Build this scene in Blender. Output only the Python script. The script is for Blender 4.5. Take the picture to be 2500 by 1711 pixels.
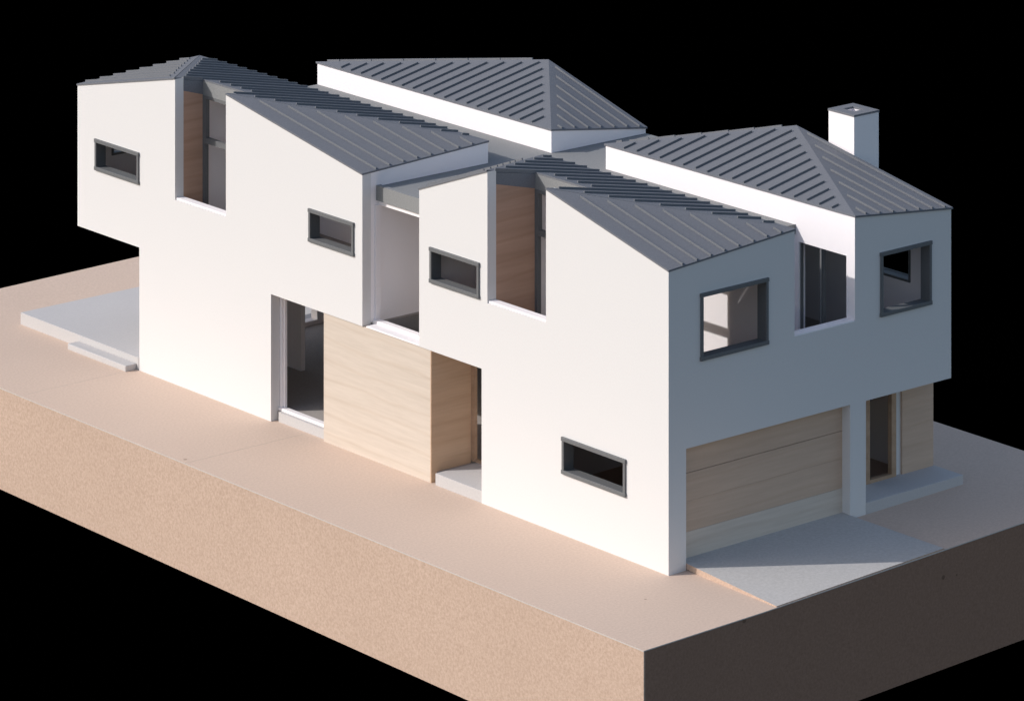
import bpy, bmesh, math, random
from mathutils import Vector, Matrix
from mathutils.geometry import tessellate_polygon

for o in list(bpy.data.objects):
    bpy.data.objects.remove(o)
scene = bpy.context.scene
COL = scene.collection

# All dimensions below are in units of 2.54 m of the real house; the card model
# is built at 1:48, so one unit is S metres.
S = 2.54 / 48.0

# ------------------------------------------------------------------ camera
YAW = 0.6969852
cam = bpy.data.cameras.new('camera')
cam.sensor_fit = 'HORIZONTAL'
cam.sensor_width = 36.0
cam.lens = 36.0 * 11558.09 / 2500.0
cam.shift_y = -3348.69 / 2500.0
cam.clip_start = 0.05
cam.clip_end = 200.0
camo = bpy.data.objects.new('camera', cam)
camo.location = Vector((-26.691, -29.822, 13.491)) * S
camo.rotation_euler = (math.radians(90), 0, -YAW)
COL.objects.link(camo)
scene.camera = camo

# ------------------------------------------------------------------ daylight
SUN_EL = math.radians(33.0)
SUN_AZ = math.radians(33.0)          # light travels towards (+cos, -sin)
to_sun = Vector((-math.cos(SUN_EL) * math.cos(SUN_AZ),
                 math.cos(SUN_EL) * math.sin(SUN_AZ), math.sin(SUN_EL)))
world = bpy.data.worlds.new('World')
scene.world = world
world.use_nodes = True
wn = world.node_tree
wn.nodes.clear()
sky = wn.nodes.new('ShaderNodeTexSky')
sky.sky_type = 'NISHITA'
sky.sun_disc = False
sky.sun_elevation = SUN_EL
sky.dust_density = 1.5
sky.ozone_density = 0.0
sky.air_density = 1.0
sky.sun_rotation = math.atan2(to_sun.x, to_sun.y)
bg = wn.nodes.new('ShaderNodeBackground')
bg.inputs['Strength'].default_value = 0.15
out = wn.nodes.new('ShaderNodeOutputWorld')
wn.links.new(sky.outputs[0], bg.inputs[0])
wn.links.new(bg.outputs[0], out.inputs[0])

sun = bpy.data.lights.new('sun', 'SUN')
sun.energy = 2.9
sun.angle = math.radians(0.5)
sun.color = (1.0, 0.97, 0.945)
suno = bpy.data.objects.new('sun', sun)
suno.rotation_euler = (-to_sun).to_track_quat('-Z', 'Y').to_euler()
suno.location = to_sun * 3
COL.objects.link(suno)

vs = scene.view_settings
vs.view_transform = 'Standard'
vs.look = 'None'
vs.exposure = 0.04
vs.gamma = 1.0
vs.use_curve_mapping = False
scene.render.engine = 'CYCLES'
scene.cycles.max_bounces = 10
scene.cycles.diffuse_bounces = 6


# ------------------------------------------------------------------ materials
def new_mat(name, rough=0.85, spec=0.2):
    m = bpy.data.materials.new(name)
    m.use_nodes = True
    nt = m.node_tree
    b = nt.nodes['Principled BSDF']
    b.inputs['Roughness'].default_value = rough
    b.inputs['Specular IOR Level'].default_value = spec
    return m, nt, b


def N(nt, typ, **kw):
    n = nt.nodes.new(typ)
    for k, v in kw.items():
        if hasattr(n, k):
            setattr(n, k, v)
        else:
            n.inputs[k].default_value = v
    return n


def ramp(nt, src, stops):
    r = nt.nodes.new('ShaderNodeValToRGB')
    el = r.color_ramp.elements
    el[0].position, el[0].color = stops[0][0], (*stops[0][1], 1)
    el[1].position, el[1].color = stops[-1][0], (*stops[-1][1], 1)
    for p, c in stops[1:-1]:
        e = el.new(p)
        e.color = (*c, 1)
    nt.links.new(src, r.inputs[0])
    return r.outputs[0]


def mixc(nt, a, b, fac, mode='MIX'):
    m = nt.nodes.new('ShaderNodeMix')
    m.data_type = 'RGBA'
    m.blend_type = mode
    for s, v in ((m.inputs[6], a), (m.inputs[7], b), (m.inputs[0], fac)):
        if hasattr(v, 'is_linked'):
            nt.links.new(v, s)
        elif isinstance(v, tuple):
            s.default_value = (*v, 1)
        else:
            s.default_value = v
    return m.outputs[2]


def coords(nt, scale=(1, 1, 1), rot=(0, 0, 0)):
    # world-space position, so that pieces sharing a mesh do not repeat
    g = nt.nodes.new('ShaderNodeNewGeometry')
    mp = nt.nodes.new('ShaderNodeMapping')
    mp.inputs['Scale'].default_value = scale
    mp.inputs['Rotation'].default_value = rot
    nt.links.new(g.outputs['Position'], mp.inputs[0])
    return mp.outputs[0]


def noise(nt, vec, scale, detail=3, rough=0.6):
    n = N(nt, 'ShaderNodeTexNoise')
    n.inputs['Scale'].default_value = scale
    n.inputs['Detail'].default_value = detail
    n.inputs['Roughness'].default_value = rough
    nt.links.new(vec, n.inputs['Vector'])
    return n.outputs[0]


def bump(nt, b, h, strength, dist):
    n = nt.nodes.new('ShaderNodeBump')
    n.inputs['Strength'].default_value = strength
    n.inputs['Distance'].default_value = dist
    nt.links.new(h, n.inputs['Height'])
    nt.links.new(n.outputs[0], b.inputs['Normal'])


def speckled(name, c0, c1, fine, specks=None, rough=0.9, spec=0.15, soft=40.0,
             bstr=0.15, softamt=0.35):
    """card, board or paper: fine fibre grain, soft blotches, sparse dark specks"""
    m, nt, b = new_mat(name, rough, spec)
    v = coords(nt)
    g = noise(nt, v, fine, 4, 0.75)
    col = ramp(nt, g, [(0.3, c0), (0.7, c1)])
    bl = noise(nt, v, soft, 3, 0.55)
    dark = tuple(0.9 * x for x in c0)
    fac = nt.nodes.new('ShaderNodeMath')
    fac.operation = 'MULTIPLY'
    fac.inputs[1].default_value = softamt
    nt.links.new(bl, fac.inputs[0])
    col = mixc(nt, col, dark, fac.outputs[0])
    if specks:
        vo = N(nt, 'ShaderNodeTexVoronoi')
        vo.inputs['Scale'].default_value = specks[0]
        nt.links.new(v, vo.inputs['Vector'])
        sep = nt.nodes.new('ShaderNodeSeparateColor')
        nt.links.new(vo.outputs['Color'], sep.inputs[0])
        sz = nt.nodes.new('ShaderNodeMapRange')
        sz.inputs['From Min'].default_value = 0.7
        sz.inputs['From Max'].default_value = 1.0
        sz.inputs['To Min'].default_value = 0.0
        sz.inputs['To Max'].default_value = specks[1]
        nt.links.new(sep.outputs[0], sz.inputs[0])
        lt = nt.nodes.new('ShaderNodeMath')
        lt.operation = 'LESS_THAN'
        nt.links.new(vo.outputs['Distance'], lt.inputs[0])
        nt.links.new(sz.outputs[0], lt.inputs[1])
        fm = nt.nodes.new('ShaderNodeMath')
        fm.operation = 'MULTIPLY'
        fm.inputs[1].default_value = 0.6
        nt.links.new(lt.outputs[0], fm.inputs[0])
        col = mixc(nt, col, specks[2], fm.outputs[0])
    nt.links.new(col, b.inputs['Base Color'])
    bump(nt, b, g, bstr, 0.0003)
    return m


def wood(name, c0, c1, c2, axis='y', tilt=0.05, figure=1.0):
    """sliced maple veneer: long soft grain with fine pores"""
    m, nt, b = new_mat(name, 0.7, 0.25)
    if axis == 'y':
        sc, ro = (60.0, 3.0, 60.0), (tilt, 0, 0)
    else:
        sc, ro = (3.0, 60.0, 60.0), (0, tilt, 0)
    v = coords(nt, sc, ro)
    a = noise(nt, v, 2.6, 3, 0.5)
    col = ramp(nt, a, [(0.32, c0), (0.5, c1), (0.68, c2)])
    sc2 = tuple(s * (9 if s > 10 else 12) for s in sc)
    v2 = coords(nt, sc2, ro)
    f = noise(nt, v2, 1.0, 4, 0.7)
    col = mixc(nt, col, ramp(nt, f, [(0.3, (0.92, 0.91, 0.90)), (0.7, (1.03, 1.03, 1.03))]),
               1.0, 'MULTIPLY')
    # sparse darker growth lines
    w = N(nt, 'ShaderNodeTexWave')
    w.bands_direction = 'Z'
    w.inputs['Scale'].default_value = 34.0
    w.inputs['Distortion'].default_value = 2.6
    w.inputs['Detail'].default_value = 3.0
    w.inputs['Detail Scale'].default_value = 1.2
    v3 = coords(nt, (1, .35, 1) if axis == 'y' else (.35, 1, 1), ro)
    nt.links.new(v3, w.inputs['Vector'])
    ln = ramp(nt, w.outputs[1], [(0.0, (0.86, 0.80, 0.74)), (0.10, (1, 1, 1)), (1.0, (1, 1, 1))])
    col = mixc(nt, col, ln, figure, 'MULTIPLY')
    nt.links.new(col, b.inputs['Base Color'])
    bump(nt, b, f, 0.08, 0.0002)
    return m


M = {}
M['face'] = speckled('off_white_card', (0.69, 0.672, 0.664), (0.72, 0.702, 0.694), 1100, rough=0.85,
                     soft=22, bstr=0.05, softamt=0.12)
M['white'] = speckled('white_card', (0.87, 0.825, 0.83), (0.895, 0.85, 0.855), 1100, rough=0.8,
                      soft=22, bstr=0.05, softamt=0.12)
M['roof'] = speckled('roof_paint', (0.15, 0.155, 0.172), (0.205, 0.21, 0.228), 1300, rough=0.8,
                     spec=0.08, soft=30, bstr=0.12)
M['seam'] = speckled('seam_paint', (0.15, 0.156, 0.172), (0.19, 0.197, 0.212), 1300, rough=0.7,
                     spec=0.12, bstr=0.05)
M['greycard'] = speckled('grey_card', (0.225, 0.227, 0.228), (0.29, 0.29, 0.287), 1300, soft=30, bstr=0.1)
M['slab'] = speckled('pale_grey_card', (0.485, 0.465, 0.46), (0.56, 0.54, 0.53), 1200, soft=25, bstr=0.12)
M['drive'] = speckled('driveway_card', (0.44, 0.42, 0.40), (0.57, 0.545, 0.525), 700, soft=35, bstr=0.2)
M['frame'] = speckled('frame_paint', (0.135, 0.138, 0.142), (0.165, 0.168, 0.172), 1200, rough=0.6, spec=0.3, bstr=0.05)
M['mdf'] = speckled('fibreboard', (0.45, 0.32, 0.24), (0.65, 0.485, 0.39), 780,
                    specks=(95, 0.16, (0.16, 0.09, 0.06)), soft=16, bstr=0.15)
M['dark_board'] = speckled('dark_brown_board', (0.25, 0.15, 0.105), (0.345, 0.215, 0.155), 780,
                          specks=(95, 0.16, (0.1, 0.06, 0.04)), soft=16, bstr=0.15)  # fibreboard grain in a darker brown, front side panels only
M['ground'] = speckled('ground_board', (0.555, 0.42, 0.335), (0.685, 0.535, 0.435), 800,
                       specks=(75, 0.10, (0.2, 0.12, 0.08)), soft=14, bstr=0.1)
M['paper'] = speckled('pale_paper_edge', (0.56, 0.52, 0.48), (0.66, 0.62, 0.58), 900)
M['floor'] = speckled('interior_floor', (0.34, 0.31, 0.29), (0.44, 0.405, 0.38), 900)
M['maple'] = wood('maple_veneer', (0.585, 0.505, 0.43), (0.60, 0.52, 0.445), (0.612, 0.532, 0.457), 'y', -0.05, 0.32)
M['maple_x'] = wood('maple_veneer_cross', (0.56, 0.385, 0.26), (0.60, 0.42, 0.285), (0.635, 0.455, 0.315), 'x', 0.0, 0.2)  # more orange than the front veneer: the entry's warm bounce light is coloured in
M['umber'] = wood('umber_wood', (0.43, 0.27, 0.19), (0.48, 0.305, 0.22), (0.52, 0.335, 0.245), 'x', 0.15, 0.4)
M['door'] = wood('maple_door', (0.58, 0.42, 0.315), (0.61, 0.445, 0.335), (0.64, 0.47, 0.355), 'x', 0.02, 0.22)
M['door_pale'] = wood('maple_door_pale', (0.62, 0.53, 0.45), (0.65, 0.56, 0.48), (0.68, 0.585, 0.50), 'x', 0.02, 0.22)
M['amber'] = wood('amber_wood', (0.42, 0.28, 0.185), (0.47, 0.32, 0.215), (0.51, 0.35, 0.24), 'y', 0.0, 0.3)

mv, ntv, bv = new_mat('black_backdrop', 1.0, 0.0)
ntv.nodes.remove(bv)
dv = ntv.nodes.new('ShaderNodeBsdfDiffuse')
nzv = noise(ntv, coords(ntv), 300, 2)
rv = ramp(ntv, nzv, [(0.3, (0.0, 0.0, 0.0)), (0.7, (0.00005, 0.00005, 0.00005))])
ntv.links.new(rv, dv.inputs[0])
ntv.links.new(dv.outputs[0], ntv.nodes['Material Output'].inputs[0])
M['black'] = mv


# ------------------------------------------------------------------ builders
def link(name, me, mat, parent=None):
    o = bpy.data.objects.new(name, me)
    COL.objects.link(o)
    if mat is not None and not me.materials:
        me.materials.append(mat)
    if parent is not None:
        o.parent = parent
    return o


def thing(name, label, cat, loc=(0, 0, 0), group=None):
    o = bpy.data.objects.new(name, None)
    o.empty_display_size = 0.02
    o.location = Vector(loc) * S
    COL.objects.link(o)
    tag(o, label, cat, group)
    return o


def tag(o, label, cat, group=None):
    o['label'] = label
    o['category'] = cat
    if group:
        o['group'] = group


def finish(bm, name, mat, parent, bev=0.0):
    bmesh.ops.recalc_face_normals(bm, faces=bm.faces[:])
    if bev:
        bmesh.ops.bevel(bm, geom=bm.edges[:], offset=bev * S, segments=2, affect='EDGES', profile=0.6)
    me = bpy.data.meshes.new(name)
    bm.to_mesh(me)
    bm.free()
    return link(name, me, mat, parent)


def box(name, x0, x1, y0, y1, z0, z1, mat, parent=None, bev=0.0):
    bm = bmesh.new()
    vs_ = [bm.verts.new(Vector((x, y, z)) * S) for z in (z0, z1) for y in (y0, y1) for x in (x0, x1)]
    for f in ((0, 1, 3, 2), (4, 5, 7, 6), (0, 1, 5, 4), (2, 3, 7, 6), (0, 2, 6, 4), (1, 3, 7, 5)):
        bm.faces.new([vs_[i] for i in f])
    return finish(bm, name, mat, parent, bev)


def rect(a0, a1, b0, b1):
    return [(a0, b0), (a1, b0), (a1, b1), (a0, b1)]


def sheet(name, axis, c0, c1, outline, holes, mat, parent=None):
    """flat sheet with cut-out openings: outline/holes in the sheet's own plane,
    c0..c1 its thickness along the axis"""
    loops = [outline] + list(holes)
    flat = [p for l in loops for p in l]
    put = {'x': lambda p, c: (c, p[0], p[1]), 'y': lambda p, c: (p[0], c, p[1]),
           'z': lambda p, c: (p[0], p[1], c)}[axis]
    bm = bmesh.new()
    A = [bm.verts.new(Vector(put(p, c0)) * S) for p in flat]
    B = [bm.verts.new(Vector(put(p, c1)) * S) for p in flat]
    tris = tessellate_polygon([[Vector((p[0], p[1], 0)) for p in l] for l in loops])
    for t in tris:
        try:
            bm.faces.new([A[i] for i in t])
            bm.faces.new([B[i] for i in reversed(t)])
        except ValueError:
            pass
    k = 0
    for l in loops:
        n = len(l)
        for i in range(n):
            a, b = k + i, k + (i + 1) % n
            bm.faces.new([A[a], A[b], B[b], B[a]])
        k += n
    return finish(bm, name, mat, parent)


def solid(name, tops, thick, mat, parent=None, side_mat=None, under=None):
    """sloping panel: list of 3D top corners, extruded straight down"""
    bm = bmesh.new()
    A = [bm.verts.new(Vector(p) * S) for p in tops]
    B = [bm.verts.new(Vector((p[0], p[1], p[2] - thick)) * S) for p in tops]
    bm.faces.new(A)
    ub = bm.faces.new(B[::-1])
    n = len(A)
    sides = [bm.faces.new([A[i], A[(i + 1) % n], B[(i + 1) % n], B[i]]) for i in range(n)]
    if side_mat is not None:
        for f in sides:
            f.material_index = 1
    if under is not None:
        ub.material_index = 1
    bmesh.ops.recalc_face_normals(bm, faces=bm.faces[:])
    me = bpy.data.meshes.new(name)
    bm.to_mesh(me)
    bm.free()
    me.materials.append(mat)
    if side_mat is not None or under is not None:
        me.materials.append(side_mat or under)
    return link(name, me, mat, parent)


def unit_bar():
    bm = bmesh.new()
    bmesh.ops.create_cube(bm, size=1.0)
    me = bpy.data.meshes.new('seam')
    bm.to_mesh(me)
    bm.free()
    me.materials.append(M['seam'])
    return me


SEAM = unit_bar()
rnd = random.Random(7)
SW, SH = 0.0115, 0.024


def plane_z(p, q, r):
    p, q, r = Vector(p), Vector(q), Vector(r)
    n = (q - p).cross(r - p)
    return lambda x, y: p.z - (n.x * (x - p.x) + n.y * (y - p.y)) / n.z


def seams(parent, poly, axis, zf, start, step, in0, in1, n=99):
    """standing seams: raised bars on a roof panel, running along the axis"""
    ai, bi = (0, 1) if axis == 'x' else (1, 0)
    lo = min(p[bi] for p in poly)
    hi = max(p[bi] for p in poly)
    t = start
    while t < hi - 0.02 and n > 0:
        if t > lo + 0.02:
            cr = []
            for i in range(len(poly)):
                p, q = poly[i], poly[(i + 1) % len(poly)]
                if (p[bi] - t) * (q[bi] - t) < 0:
                    k = (t - p[bi]) / (q[bi] - p[bi])
                    cr.append(p[ai] + k * (q[ai] - p[ai]))
            cr.sort()
            if len(cr) >= 2:
                a, b = cr[0] + in0, cr[-1] - in1
                a += rnd.uniform(-0.008, 0.008)
                b += rnd.uniform(-0.006, 0.004)
                if b - a > 0.05:
                    n -= 1
                    tt = t + rnd.uniform(-0.004, 0.004)
                    P = (a, tt) if axis == 'x' else (tt, a)
                    Q = (b, tt) if axis == 'x' else (tt, b)
                    P = Vector((*P, zf(*P)))
                    Q = Vector((*Q, zf(*Q)))
                    d = (Q - P)
                    L = d.length
                    d.normalize()
                    up = Vector((0, 0, 1))
                    s = up.cross(d).normalized()
                    u = d.cross(s)
                    c = (P + Q) / 2 + u * (SH / 2 - 0.006)
                    mat3 = Matrix((d * L * S, s * SW * S, u * SH * S)).transposed()
                    o = bpy.data.objects.new('seam', SEAM)
                    COL.objects.link(o)
                    o.parent = parent
                    o.matrix_basis = Matrix.Translation(c * S) @ mat3.to_4x4()
        t += step


def window(axis, a0, a1, z0, z1, c, depth, parent, side=-1, proud=0.016):
    """deep grey window lining with a slimmer head, sill and jambs standing proud.
    axis = wall normal; a0..a1 along the wall; c = outer wall plane"""
    t = 0.032
    e = 0.006
    def bx(name, p0, p1, q0, q1, d0, d1, par, bev=0.0):
        ca, cb = sorted((c + side * d0, c + side * d1))
        if axis == 'x':
            return box(name, ca, cb, p0, p1, q0, q1, M['frame'], par, bev)
        return box(name, p0, p1, ca, cb, q0, q1, M['frame'], par, bev)
    w = sheet('window', axis, c - side * 0.001, c - side * depth, rect(a0 + .004, a1 - .004, z0 + .004, z1 - .004),
              [rect(a0 + 0.02, a1 - 0.02, z0 + 0.026, z1 - 0.026)], M['frame'], parent)
    bx('frame_head', a0 - e, a1 + e, z1 - t, z1 + 0.003, -0.002, proud + 0.004, w, 0.004)
    bx('frame_sill', a0 - e, a1 + e, z0 - 0.003, z0 + t, -0.002, proud + 0.004, w, 0.004)
    bx('frame_jamb', a0, a0 + 0.026, z0 + t, z1 - t, -0.002, proud, w)
    bx('frame_jamb', a1 - 0.026, a1, z0 + t, z1 - t, -0.002, proud, w)
    return w


# ------------------------------------------------------------------ black backdrop plane, added for the blacked-out surroundings
bm = bmesh.new()
q = [bm.verts.new((x, y, -1.075 * S)) for x, y in ((-60, -60), (60, -60), (60, 60), (-60, 60))]
bm.faces.new(q)
cl = finish(bm, 'ground', M['black'], None)
cl['kind'] = 'structure'
cl['label'] = 'flat black backdrop plane added below the model'


# ------------------------------------------------------------------ model base
def gz(x):
    return 0.0 if x <= 0 else 0.015 * x


base = thing('model_base', 'thick tan fibreboard base block under the white house model', 'base')
BX0, BX1 = -1.352, 4.60
YN0, YN1 = -1.209, -1.02          # front edge, slightly out of square
YB = 10.93
GT = 0.009                        # thickness of the ground sheets
def yfront(x):
    return YN0 + (YN1 - YN0) * (x - BX0) / (BX1 - BX0)
# block
def side_panel(pts, nm='side_panel', mat='mdf'):
    bm = bmesh.new()
    vv = [bm.verts.new(Vector(p) * S) for p in pts]
    bm.faces.new(vv[:4]); bm.faces.new(vv[4:][::-1])
    for i in range(4):
        j = (i + 1) % 4
        bm.faces.new([vv[i], vv[j], vv[4 + j], vv[4 + i]])
    return finish(bm, nm, M[mat], base)
zb_far, zb_near, zb_right = -0.948, -1.04, -0.95
T = 0.25
e_ = 0.003
side_panel([(BX0 + e_, YN0 + e_, -GT), (BX0 + e_, YB, -GT), (BX0 + e_, YB, zb_far), (BX0 + e_, YN0 + e_, zb_near),
            (BX0 + .018, YN0 + e_, -GT), (BX0 + .018, YB, -GT), (BX0 + .018, YB, zb_far), (BX0 + .018, YN0 + e_, zb_near)])
xr = BX0 + 0.018
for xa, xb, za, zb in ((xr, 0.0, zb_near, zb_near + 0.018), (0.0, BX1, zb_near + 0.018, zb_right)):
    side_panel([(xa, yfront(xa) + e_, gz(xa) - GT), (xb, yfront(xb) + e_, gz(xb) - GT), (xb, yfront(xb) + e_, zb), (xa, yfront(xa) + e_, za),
                (xa, yfront(xa) + T, gz(xa) - GT), (xb, yfront(xb) + T, gz(xb) - GT), (xb, yfront(xb) + T, zb), (xa, yfront(xa) + T, za)], mat='dark_board')
side_panel([(BX1 - T, yfront(BX1) + T, gz(BX1 - T) - GT), (BX1 - T, YB - T, gz(BX1 - T) - GT), (BX1 - T, YB - T, zb_right), (BX1 - T, yfront(BX1) + T, zb_right),
            (BX1, yfront(BX1) + T, gz(BX1) - GT), (BX1, YB - T, gz(BX1) - GT), (BX1, YB - T, zb_right), (BX1, yfront(BX1) + T, zb_right)])
for xa, xb in ((xr, 0.0), (0.0, BX1)):
    side_panel([(xa, YB - T, gz(xa) - GT), (xb, YB - T, gz(xb) - GT), (xb, YB - T, zb_right), (xa, YB - T, zb_far),
                (xa, YB, gz(xa) - GT), (xb, YB, gz(xb) - GT), (xb, YB, zb_right), (xa, YB, zb_far)])
# ground sheets, butted with hairline joints
J = 0.0035
rows = [(None, 5.0775), (5.081, 7.7485), (7.7515, YB)]
for a, b in rows:
    for x0, x1 in ((BX0, -0.0), (0.0, BX1)):
        ya = a if a is not None else None
        p = [(x0, yfront(x0) if ya is None else ya, gz(x0)), (x1, yfront(x1) if ya is None else ya, gz(x1)),
             (x1, b, gz(x1)), (x0, b, gz(x0))]
        solid('ground_panel', p, GT - 0.001, M['ground'], base, M['paper'])

# slabs laid on the base
terr = box('terrace_slab', 0.0, 3.3, 7.70, 9.738, -0.002, 0.12, M['slab'], None, 0.004)
tag(terr, 'broad pale grey terrace slab at the far end of the house model', 'slab')
step = box('terrace_step', -0.131, -0.001, 7.735, 8.72, -0.002, 0.058, M['slab'], None, 0.008)
tag(step, 'low narrow pale grey step in front of the terrace slab', 'step')
land = box('entry_landing', 0.004, 0.52, 2.482, 3.135, -0.002, 0.106, M['slab'], None, 0.004)
tag(land, 'small pale grey landing in the wood-lined entry recess', 'landing')
pad = box('porch_slab', 2.321, 3.53, 0.0, 0.46, 0.03, 0.135, M['slab'], None, 0.004)
tag(pad, 'shaded grey porch slab below the narrow glazed side door', 'slab')
drv = solid('driveway', [(0.205, -0.0, 0.060), (0.168, -1.152, 0.010), (2.19, -1.088, 0.044), (2.127, -0.0, 0.068),
                         (2.127, 0.10, 0.070), (0.205, 0.10, 0.062)], 0.05, M['drive'], None, M['mdf'])
tag(drv, 'smooth grey card driveway sloping down from the wooden garage door', 'driveway')

# ------------------------------------------------------------------ house
H = thing('house_model', 'white card house model with folded grey standing seam roofs and wood panels', 'model house')
W = M['white']
t = 0.10
xeA, xeB, xc, xW = 1.46, 1.49, 2.19, 3.375
RT = 0.016
ZO = 1.19

# roof heights (top faces)
A00, AQ, AP, A0L, AE = 2.583, 2.962, 2.962, 2.617, 2.684
B00, BQ, BP, B0L, BE = 2.588, 2.942, 2.942, 2.590, 2.652

# -- front facade, near volume
yA = 3.362
fa = [(0, 0), (2.48, 0), (2.48, ZO), (yA, ZO), (yA, A0L - RT), (2.40, AP - RT), (2.40, 1.785), (1.60, 1.785),
      (1.60, AQ - RT), (0, A00 - RT)]
WIN3 = (2.507, 3.198, 1.805, 2.119)
WIN4 = (0.543, 1.374, 0.535, 0.850)
sheet('wall', 'x', 0, t, fa, [rect(*WIN3), rect(*WIN4)], M['face'], H)
# -- front facade, far volume
yB0, yB1, yBL = 4.19, 8.737, 7.69
fb = [(yB0, ZO), (5.573, ZO), (5.573, 0), (yBL, 0), (yBL, ZO), (yB1, ZO), (yB1, B0L - RT), (7.10, BP - RT), (7.10, 1.768),
      (6.28, 1.768), (6.28, BQ - RT), (yB0, B00 - RT)]
WIN1 = (7.691, 8.425, 1.805, 2.107)
WIN2 = (4.309, 4.981, 1.808, 2.110)
sheet('wall', 'x', 0, t, fb, [rect(*WIN1), rect(*WIN2)], M['face'], H)
# -- garage side facade
CN, CR = 2.675, 2.548
fg = [(t, 0), (0.199, 0), (0.199, 1.032), (2.128, 1.032), (2.128, 0.0), (2.318, 0.0), (2.318, 1.030), (xW, 1.030),
      (xW, CR - RT), (xc, CN - RT), (xc, 1.749), (xeA, 1.749), (xeA, AE - RT), (t, A00 - RT + (AE - A00) * t / xeA)]
WIN5 = (0.361, 1.141, 1.748, 2.317)
WIN6 = (2.493, 3.119, 1.735, 2.296)
sheet('wall', 'y', 0, t, fg, [rect(*WIN5), rect(*WIN6)], M['face'], H)
for wn_ in (WIN1, WIN2, WIN3, WIN4):
    window('x', wn_[0], wn_[1], wn_[2], wn_[3], 0.0, 0.105, H)
for wn_ in (WIN5, WIN6):
    window('y', wn_[0], wn_[1], wn_[2], wn_[3], 0.0, 0.105, H)

# -- side and rear walls (upper storey)
def roof_under(x, y, vol):
    return ROOFZ[vol](x, y) - RT
# near volume, far side wall facing the centre gap
sheet('wall', 'y', yA - 0.09, yA - 0.001, [(t, ZO), (xeA, ZO), (xeA, AE - RT), (t, A0L - RT + (AE - A0L) * t / xeA)], [], W, H)
# far volume, wall facing the centre gap (runs on inside as the gap's inner wall)
sheet('wall', 'y', yB0, yB0 + 0.09, [(t, ZO), (3.27, ZO), (3.27, 2.41), (xeB, 2.41), (xeB, BE - RT),
                                     (t, B00 - RT + (BE - B00) * t / xeB)], [], W, H)
# far volume, far end wall with window
fe = [(t, ZO), (xeB, ZO), (xeB, BE - RT), (t, B0L - RT + (BE - B0L) * t / xeB)]
sheet('wall', 'y', yB1 - 0.09, yB1, fe, [rect(0.345, 1.15, 1.84, 2.20)], W, H)
window('y', 0.345, 1.15, 1.84, 2.20, yB1, 0.10, H, side=1)
# inner edge walls of the front volumes (facing the roof gutter)
box('wall', xeA - 0.06, xeA - 0.001, t, 0.76, ZO, AE - RT - 0.002, W, H)
box('wall', xeA - 0.06, xeA - 0.001, 0.76, yA - 0.09, 2.395, AE - RT - 0.002, M['greycard'], H)
box('wall', xeB - 0.06, xeB - 0.001, yB0 + 0.09, yBL, 2.395, BE - RT - 0.002, M['greycard'], H)
box('wall', xeB - 0.06, xeB - 0.001, yBL, yB1 - 0.09, ZO, BE - RT - 0.002, W, H)
# inner partition lit by the roof slot
box('wall', 1.58, 1.63, 0.80, yA - 0.09, ZO, 2.392, W, H)
box('wall', 1.62, 1.67, 4.28, 7.60, ZO, 2.392, W, H)

# rear volumes: clerestory walls and outer walls
yC, yD0, yD1 = 3.32, 4.10, 7.706
DN, DR = 2.666, 2.50
sheet('wall', 'x', xc, xc + 0.08, [(t, ZO + .016), (yC, ZO + .016), (yC, CN - RT), (t, CN - RT)], [rect(0.112, 0.72, 1.30, 2.298)], W, H)
box('wall', xc - 0.004, xc - .0005, 0.001, t, 1.758, CN - RT - .002, W, H)
sheet('wall', 'x', xc, xc + 0.08, [(yD0, 2.38), (yD1, 2.38), (yD1, DN - RT), (yD0, DN - RT)], [], W, H)
sheet('wall', 'y', yC - 0.09, yC, [(xc + .08, ZO), (xW - .09, ZO), (xW - .09, CR - RT), (xc + .08, CN - RT)], [], W, H)
sheet('wall', 'y', yD0, yD0 + 0.085, [(xc + .08, 2.38), (xW, 2.38), (xW, DR - RT), (xc + .08, DN - RT - .01)], [], W, H)
sheet('wall', 'y', yD1 - 0.09, yD1, [(xeB, ZO), (xW - .09, ZO), (xW - .09, DR - RT), (xc + .08, DN - RT), (xc + .08, 2.39), (xeB, 2.39)], [], W, H)
WX = (0.42, 1.05, 1.80, 2.30)
CAPX, CAPY, CAPZ = 3.362, 1.985, 2.912
DAPX, DAPY, DAPZ = 3.355, 5.51, 2.902
sheet('wall', 'x', xW - 0.09, xW, [(t, 1.03), (yC, 1.03), (yC, CR - RT), (CAPY, CAPZ - RT - .01), (t, CR - RT + .01)], [rect(*WX)], W, H)
window('x', WX[0], WX[1], WX[2], WX[3], xW, 0.10, H, side=1)
sheet('wall', 'x', xW - 0.09, xW, [(yC, ZO), (yD1, ZO), (yD1, DR - RT), (DAPY, DAPZ - RT - .01), (yD0 + .085, DR - RT), (yD0 + .085, 2.38), (yC, 2.38)], [], W, H)

# floors
sheet('floor_slab', 'z', ZO + 0.001, ZO + 0.016, [(t, t), (3.285, t), (3.285, 7.6), (1.43, 7.6), (1.43, yB1 - .09), (t, yB1 - .09),
                                             (t, yB0), (0.19, yB0), (0.19, yA), (t, yA)], [rect(0.20, 1.30, yA + .003, yB0 - .003)], M['floor'], H)
box('soffit', 2.318, 3.284, t, 0.41, 1.046, 1.07, W, H)
box('floor_slab', 0.08, 3.41, 2.47, 7.59, -0.002, 0.088, M['floor'], H)
box('floor_slab', 3.285, 3.512, 0.362, 7.69, 1.046, 1.10, W, H)

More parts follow.
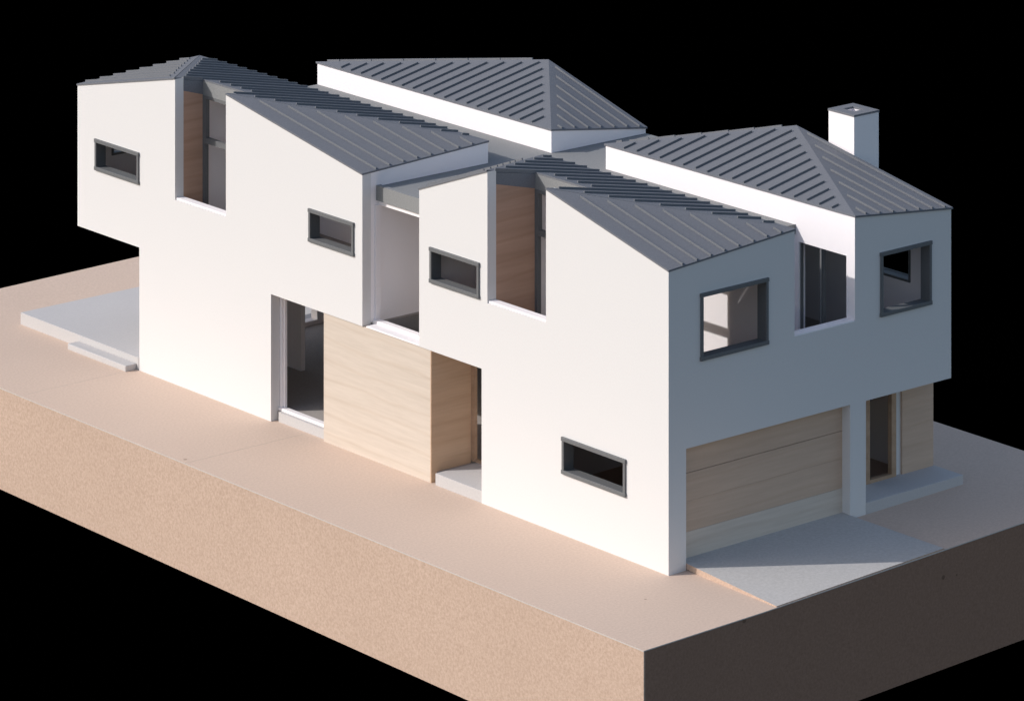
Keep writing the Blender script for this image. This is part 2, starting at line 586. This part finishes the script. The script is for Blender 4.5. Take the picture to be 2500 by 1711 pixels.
# ------------------------------------------------------------------ roofs
ROOFZ = {}
def roof_front(yn, yq, yp, yl, xe, z0, zq, zl, ze, depth, s_off):
    ov = 0.008
    n0, q0, p0, l0 = (0, yn, z0), (0, yq, zq), (0, yp, zq), (0, yl, zl)
    e0, e1 = (xe, yn, ze), (xe, yl, ze)
    f1, f2, f3 = plane_z(n0, e0, q0), plane_z(q0, e0, e1), plane_z(p0, e1, l0)
    def P(f, pts):
        return [(x, y, f(x, y)) for x, y in pts]
    gap = 0.0015
    pl1 = [(-ov, yn - ov), (xe + ov, yn - ov), (xe + ov, yn), (0, yq - gap), (-ov, yq - gap)]
    pl1 = [(-ov, yn - ov), (xe + ov, yn - ov), (xe, yn), (-ov, yq - gap)]
    r1 = solid('roof_panel', P(f1, pl1), RT, M['roof'], H, None, W)
    pl2 = [(xe, yn + .004), (xe, yl), (0.004, yp + gap), (depth, yp), (depth, yq), (0.004, yq)]
    r2 = solid('roof_panel', P(f2, pl2), RT, M['roof'], H, None, W)
    pl3 = [(xe, yl + ov), (-ov, yl + ov), (-ov, yp + gap)]
    r3 = solid('roof_panel', P(f3, pl3), RT, M['roof'], H, None, W)
    seams(r1, pl1, 'y', f1, 0.16, 0.163, 0.012, 0.085)
    seams(r2, pl2, 'x', f2, yn + s_off, 0.1655, 0.085, 0.012)
    seams(r3, pl3, 'y', f3, 0.10, 0.163, 0.085, 0.012)
    return f1, f2, f3
fA = roof_front(0.0, 1.60, 2.40, yA, xeA, A00, AQ, A0L, AE, 0.55, 0.085)
fB = roof_front(yB0, 6.28, 7.10, yB1, xeB, B00, BQ, B0L, BE, 0.33, 0.10)

def roof_rear(y0, y1, zn, zr, ap, s_off):
    ov = 0.012
    n, r, l, f = (xc - ov, y0 - ov, zn), (xW + ov, y0 - ov, zr), (xc - ov, y1 + ov, zn), (xW + ov, y1 + ov, zr)
    parts = []
    for tri, ax, st, i0, i1 in (((l, n, ap), 'x', y0 + s_off, 0.012, 0.085),
                                ((n, r, ap), 'y', xc + 0.13, 0.012, 0.10),
                                ((ap, f, l), 'y', xc + 0.13, 0.06, 0.012),
                                ((r, f, ap), 'x', y0 + 0.1, 0.012, 0.012)):
        zf = plane_z(*tri)
        o = solid('roof_panel', list(tri), RT, M['roof'], H, None, W)
        if ax == 'x' and tri[0] == r:
            continue
        seams(o, [(p[0], p[1]) for p in tri], ax, zf, st, 0.163, i0, i1)
roof_rear(0.0, yC, CN, CR, (CAPX, CAPY, CAPZ), 0.13)
roof_rear(yD0, yD1, DN, DR, (DAPX, DAPY, DAPZ), 0.13)

# flat roof and gutter strips between the volumes
fr = sheet('flat_roof', 'z', 2.395, 2.44, [(xeA, 0.77), (xc, 0.77), (xc, yC), (xW, yC), (xW, yD0), (xc, yD0), (xc, yD1), (xeB, yD1),
                                     (xeB, yB0), (0.165, yB0), (0.165, yA), (xeA, yA)], [], M['greycard'], H)
box('fascia', 0.160, 0.21, yA, yB0, 2.315, 2.452, M['greycard'], H)
box('fascia', xeA, xc, 0.758, 0.769, 2.36, 2.444, M['greycard'], H)

# ------------------------------------------------------------------ roof slots in the front facades
def slot(yq, yp, depth, z0, f2, ztr, panel_mat):
    zt = f2(depth, yq) - RT
    zl_ = ZO + 0.05
    # side linings: wood towards the near side, white on the other
    zpt = lambda x: f2(x, yp) - RT - 0.002
    sheet('slot_panel', 'y', yp, yp + 0.05, [(t, zl_), (depth + .03, zl_), (depth + .03, zpt(depth) - 0.13), (t, zpt(t) - 0.105)], [], panel_mat, H)
    sheet('fascia', 'y', yp - 0.004, yp + 0.045, [(t, zpt(t) - 0.105), (depth, zpt(depth) - 0.13), (depth, zpt(depth)), (t, zpt(t))], [], M['roof'], H)
    sheet('wall', 'y', yq - 0.05, yq, [(t, zl_), (depth + .03, zl_), (depth + .03, f2(depth, yq) - RT - .01), (t, f2(t, yq) - RT - .01)], [], W, H)
    box('slot_floor', t, depth + 0.04, yq, yp, zl_ - 0.03, zl_, W, H)
    # inner wall carrying on behind the glazing
    xi = 1.42
    sheet('wall', 'y', yp + 0.001, yp + 0.05, [(depth + .035, ZO + .016), (xi, ZO + .016), (xi, f2(xi, yp) - RT - .01), (depth + .035, zpt(depth + .035) - .01)], [], W, H)
    box('slot_sill', 0.012, t, yq, yp, z0, z0 + 0.02, W, H, 0.006)
    box('fascia', depth, depth + 0.03, yq, yp, zt - 0.135, zt - 0.001, M['greycard'], H)
    # glazing frame
    g = sheet('glazing_frame', 'x', depth - 0.004, depth + 0.04, rect(yq + .001, yp - .001, zl_, zt - 0.135),
              [rect(yq + 0.03, yp - 0.052, ztr + 0.028, zt - 0.165), rect(yq + 0.03, yp - 0.038, zl_ + 0.028, ztr - 0.024)], M['frame'], H)
slot(1.60, 2.40, 0.55, 1.785, fA[1], 2.322, M['umber'])
slot(6.28, 7.10, 0.33, 1.768, fB[1], 2.292, M['umber'])

# slot in the garage side between the two volumes
box('slot_floor', xeA, xc + 0.08, t, 0.77, 1.25, 1.28, W, H)
box('slot_sill', xeA + .001, xc - .001, 0.006, t + .01, 1.749, 1.758, W, H)
box('wall', xeA, xc, 0.77, 0.81, ZO + .016, 2.36, W, H)
g = sheet('glazing_frame', 'x', xc + 0.02, xc + 0.05, rect(0.112, 0.72, 1.30, 2.298),
          [rect(0.122, 0.425, 1.32, 2.288), rect(0.46, 0.71, 1.32, 2.288)], M['frame'], H)
box('mullion', xc + 0.004, xc + 0.02, 0.432, 0.453, 1.30, 2.297, M['frame'], H)

# ------------------------------------------------------------------ centre gap
box('head_rail', 0.185, 0.24, yA, yB0, 2.272, 2.315, W, H)
box('sill_board', 0.0, 0.12, yA + .002, yB0 - .055, ZO + .001, ZO + 0.016, W, H, 0.003)
box('sill_rail', 0.115, 0.19, yA, yB0, ZO + 0.001, ZO + 0.042, W, H, 0.006)
box('jamb', 0.14, 0.2, yB0 - 0.018, yB0, ZO + .04, 2.272, W, H)
box('wood_panel', 0.012, 0.07, 3.217, 4.78, 0.0, ZO - 0.004, M['maple'], H)
box('wood_panel', 0.0125, 0.475, 3.205, 3.2165, 0.0, ZO - .002, M['maple_x'], H)
# entry door frame
df = box('door_frame', 0.475, 0.515, 3.165, 3.204, 0.106, ZO - .002, M['amber'], H)
box('door_sill', 0.482, 0.512, 2.49, 3.165, 0.106, 0.13, M['amber'], df)
box('wall', t + .001, 3.40, 2.42, 2.466, 0.0, ZO, W, H)
# ground floor glazing next to the wood panel
g = box('glazing_jamb', 0.102, 0.122, 5.535, 5.573, 0.09, ZO, W, H)
box('glazing_jamb', 0.122, 0.146, 5.515, 5.573, 0.09, ZO, W, H)
box('glazing_sill', 0.085, 0.15, 4.78, 5.573, 0.09, 0.118, W, H, 0.006)
box('glazing_plinth', 0.05, 0.085, 4.78, 5.52, 0.0, 0.092, M['slab'], H)
box('wall', 0.07, 0.115, 4.70, 4.78, 0.09, ZO - .001, W, H)
# lower rear walls
sheet('wall', 'y', 7.592, yBL - .001, [(t, 0.0), (3.42, 0.0), (3.42, ZO), (t, ZO)],
      [rect(0.55, 1.25, 0.13, 0.97), rect(1.33, 2.1, 0.13, 0.97), rect(2.18, 2.95, 0.13, 0.97)], W, H)
box('wall', 1.0, 1.05, 6.42, 7.59, 0.09, ZO, W, H)

# ------------------------------------------------------------------ garage door and side door
gd = thing_part = box('garage_door', 0.15, 2.17, 0.128, 0.15, 0.03, 1.036, M['door'], H)
zs = [0.045, 0.283, 0.541, 0.782, 1.050]
for i in range(4):
    bd = box('board', 0.16, 2.16, 0.100 + (0.0 if i else -0.002), 0.129, zs[i] + (0.0025 if i == 3 else 0.0006), zs[i + 1] - (0.0025 if i == 2 else 0.0006),
        M['door'] if i else M['door_pale'], gd)
    if i == 0:
        bd['label'] = 'paler bottom board of the garage door'
box('wall', 2.33, 2.672, 0.362, 0.41, 0.12, 1.038, W, H)
sd = sheet('side_door', 'y', 0.36, 0.41, rect(2.672, 3.046, 0.13, 1.038), [rect(2.72, 2.99, 0.165, 1.02)], M['amber'], H)
box('post', 3.046, 3.123, 0.385, 0.41, 0.13, 1.038, M['face'], H)
box('wood_panel', 3.123, 3.514, 0.362, 0.41, 0.13, 1.044, M['door'], H)
box('wall', 3.42, 3.512, 0.411, 7.69, 0.0, 1.044, W, H)
box('wall', 2.319, 2.34, 0.101, 0.362, 0.05, 1.038, W, H)

# ------------------------------------------------------------------ chimney
ch = sheet('chimney', 'z', 0.06, 3.122, rect(3.376, 3.688, 1.24, 1.575), [rect(3.474, 3.60, 1.345, 1.485)], W, H)
sheet('chimney_cap', 'z', 3.122, 3.140, rect(3.371, 3.692, 1.235, 1.58), [rect(3.474, 3.60, 1.345, 1.485)], M['roof'], ch)
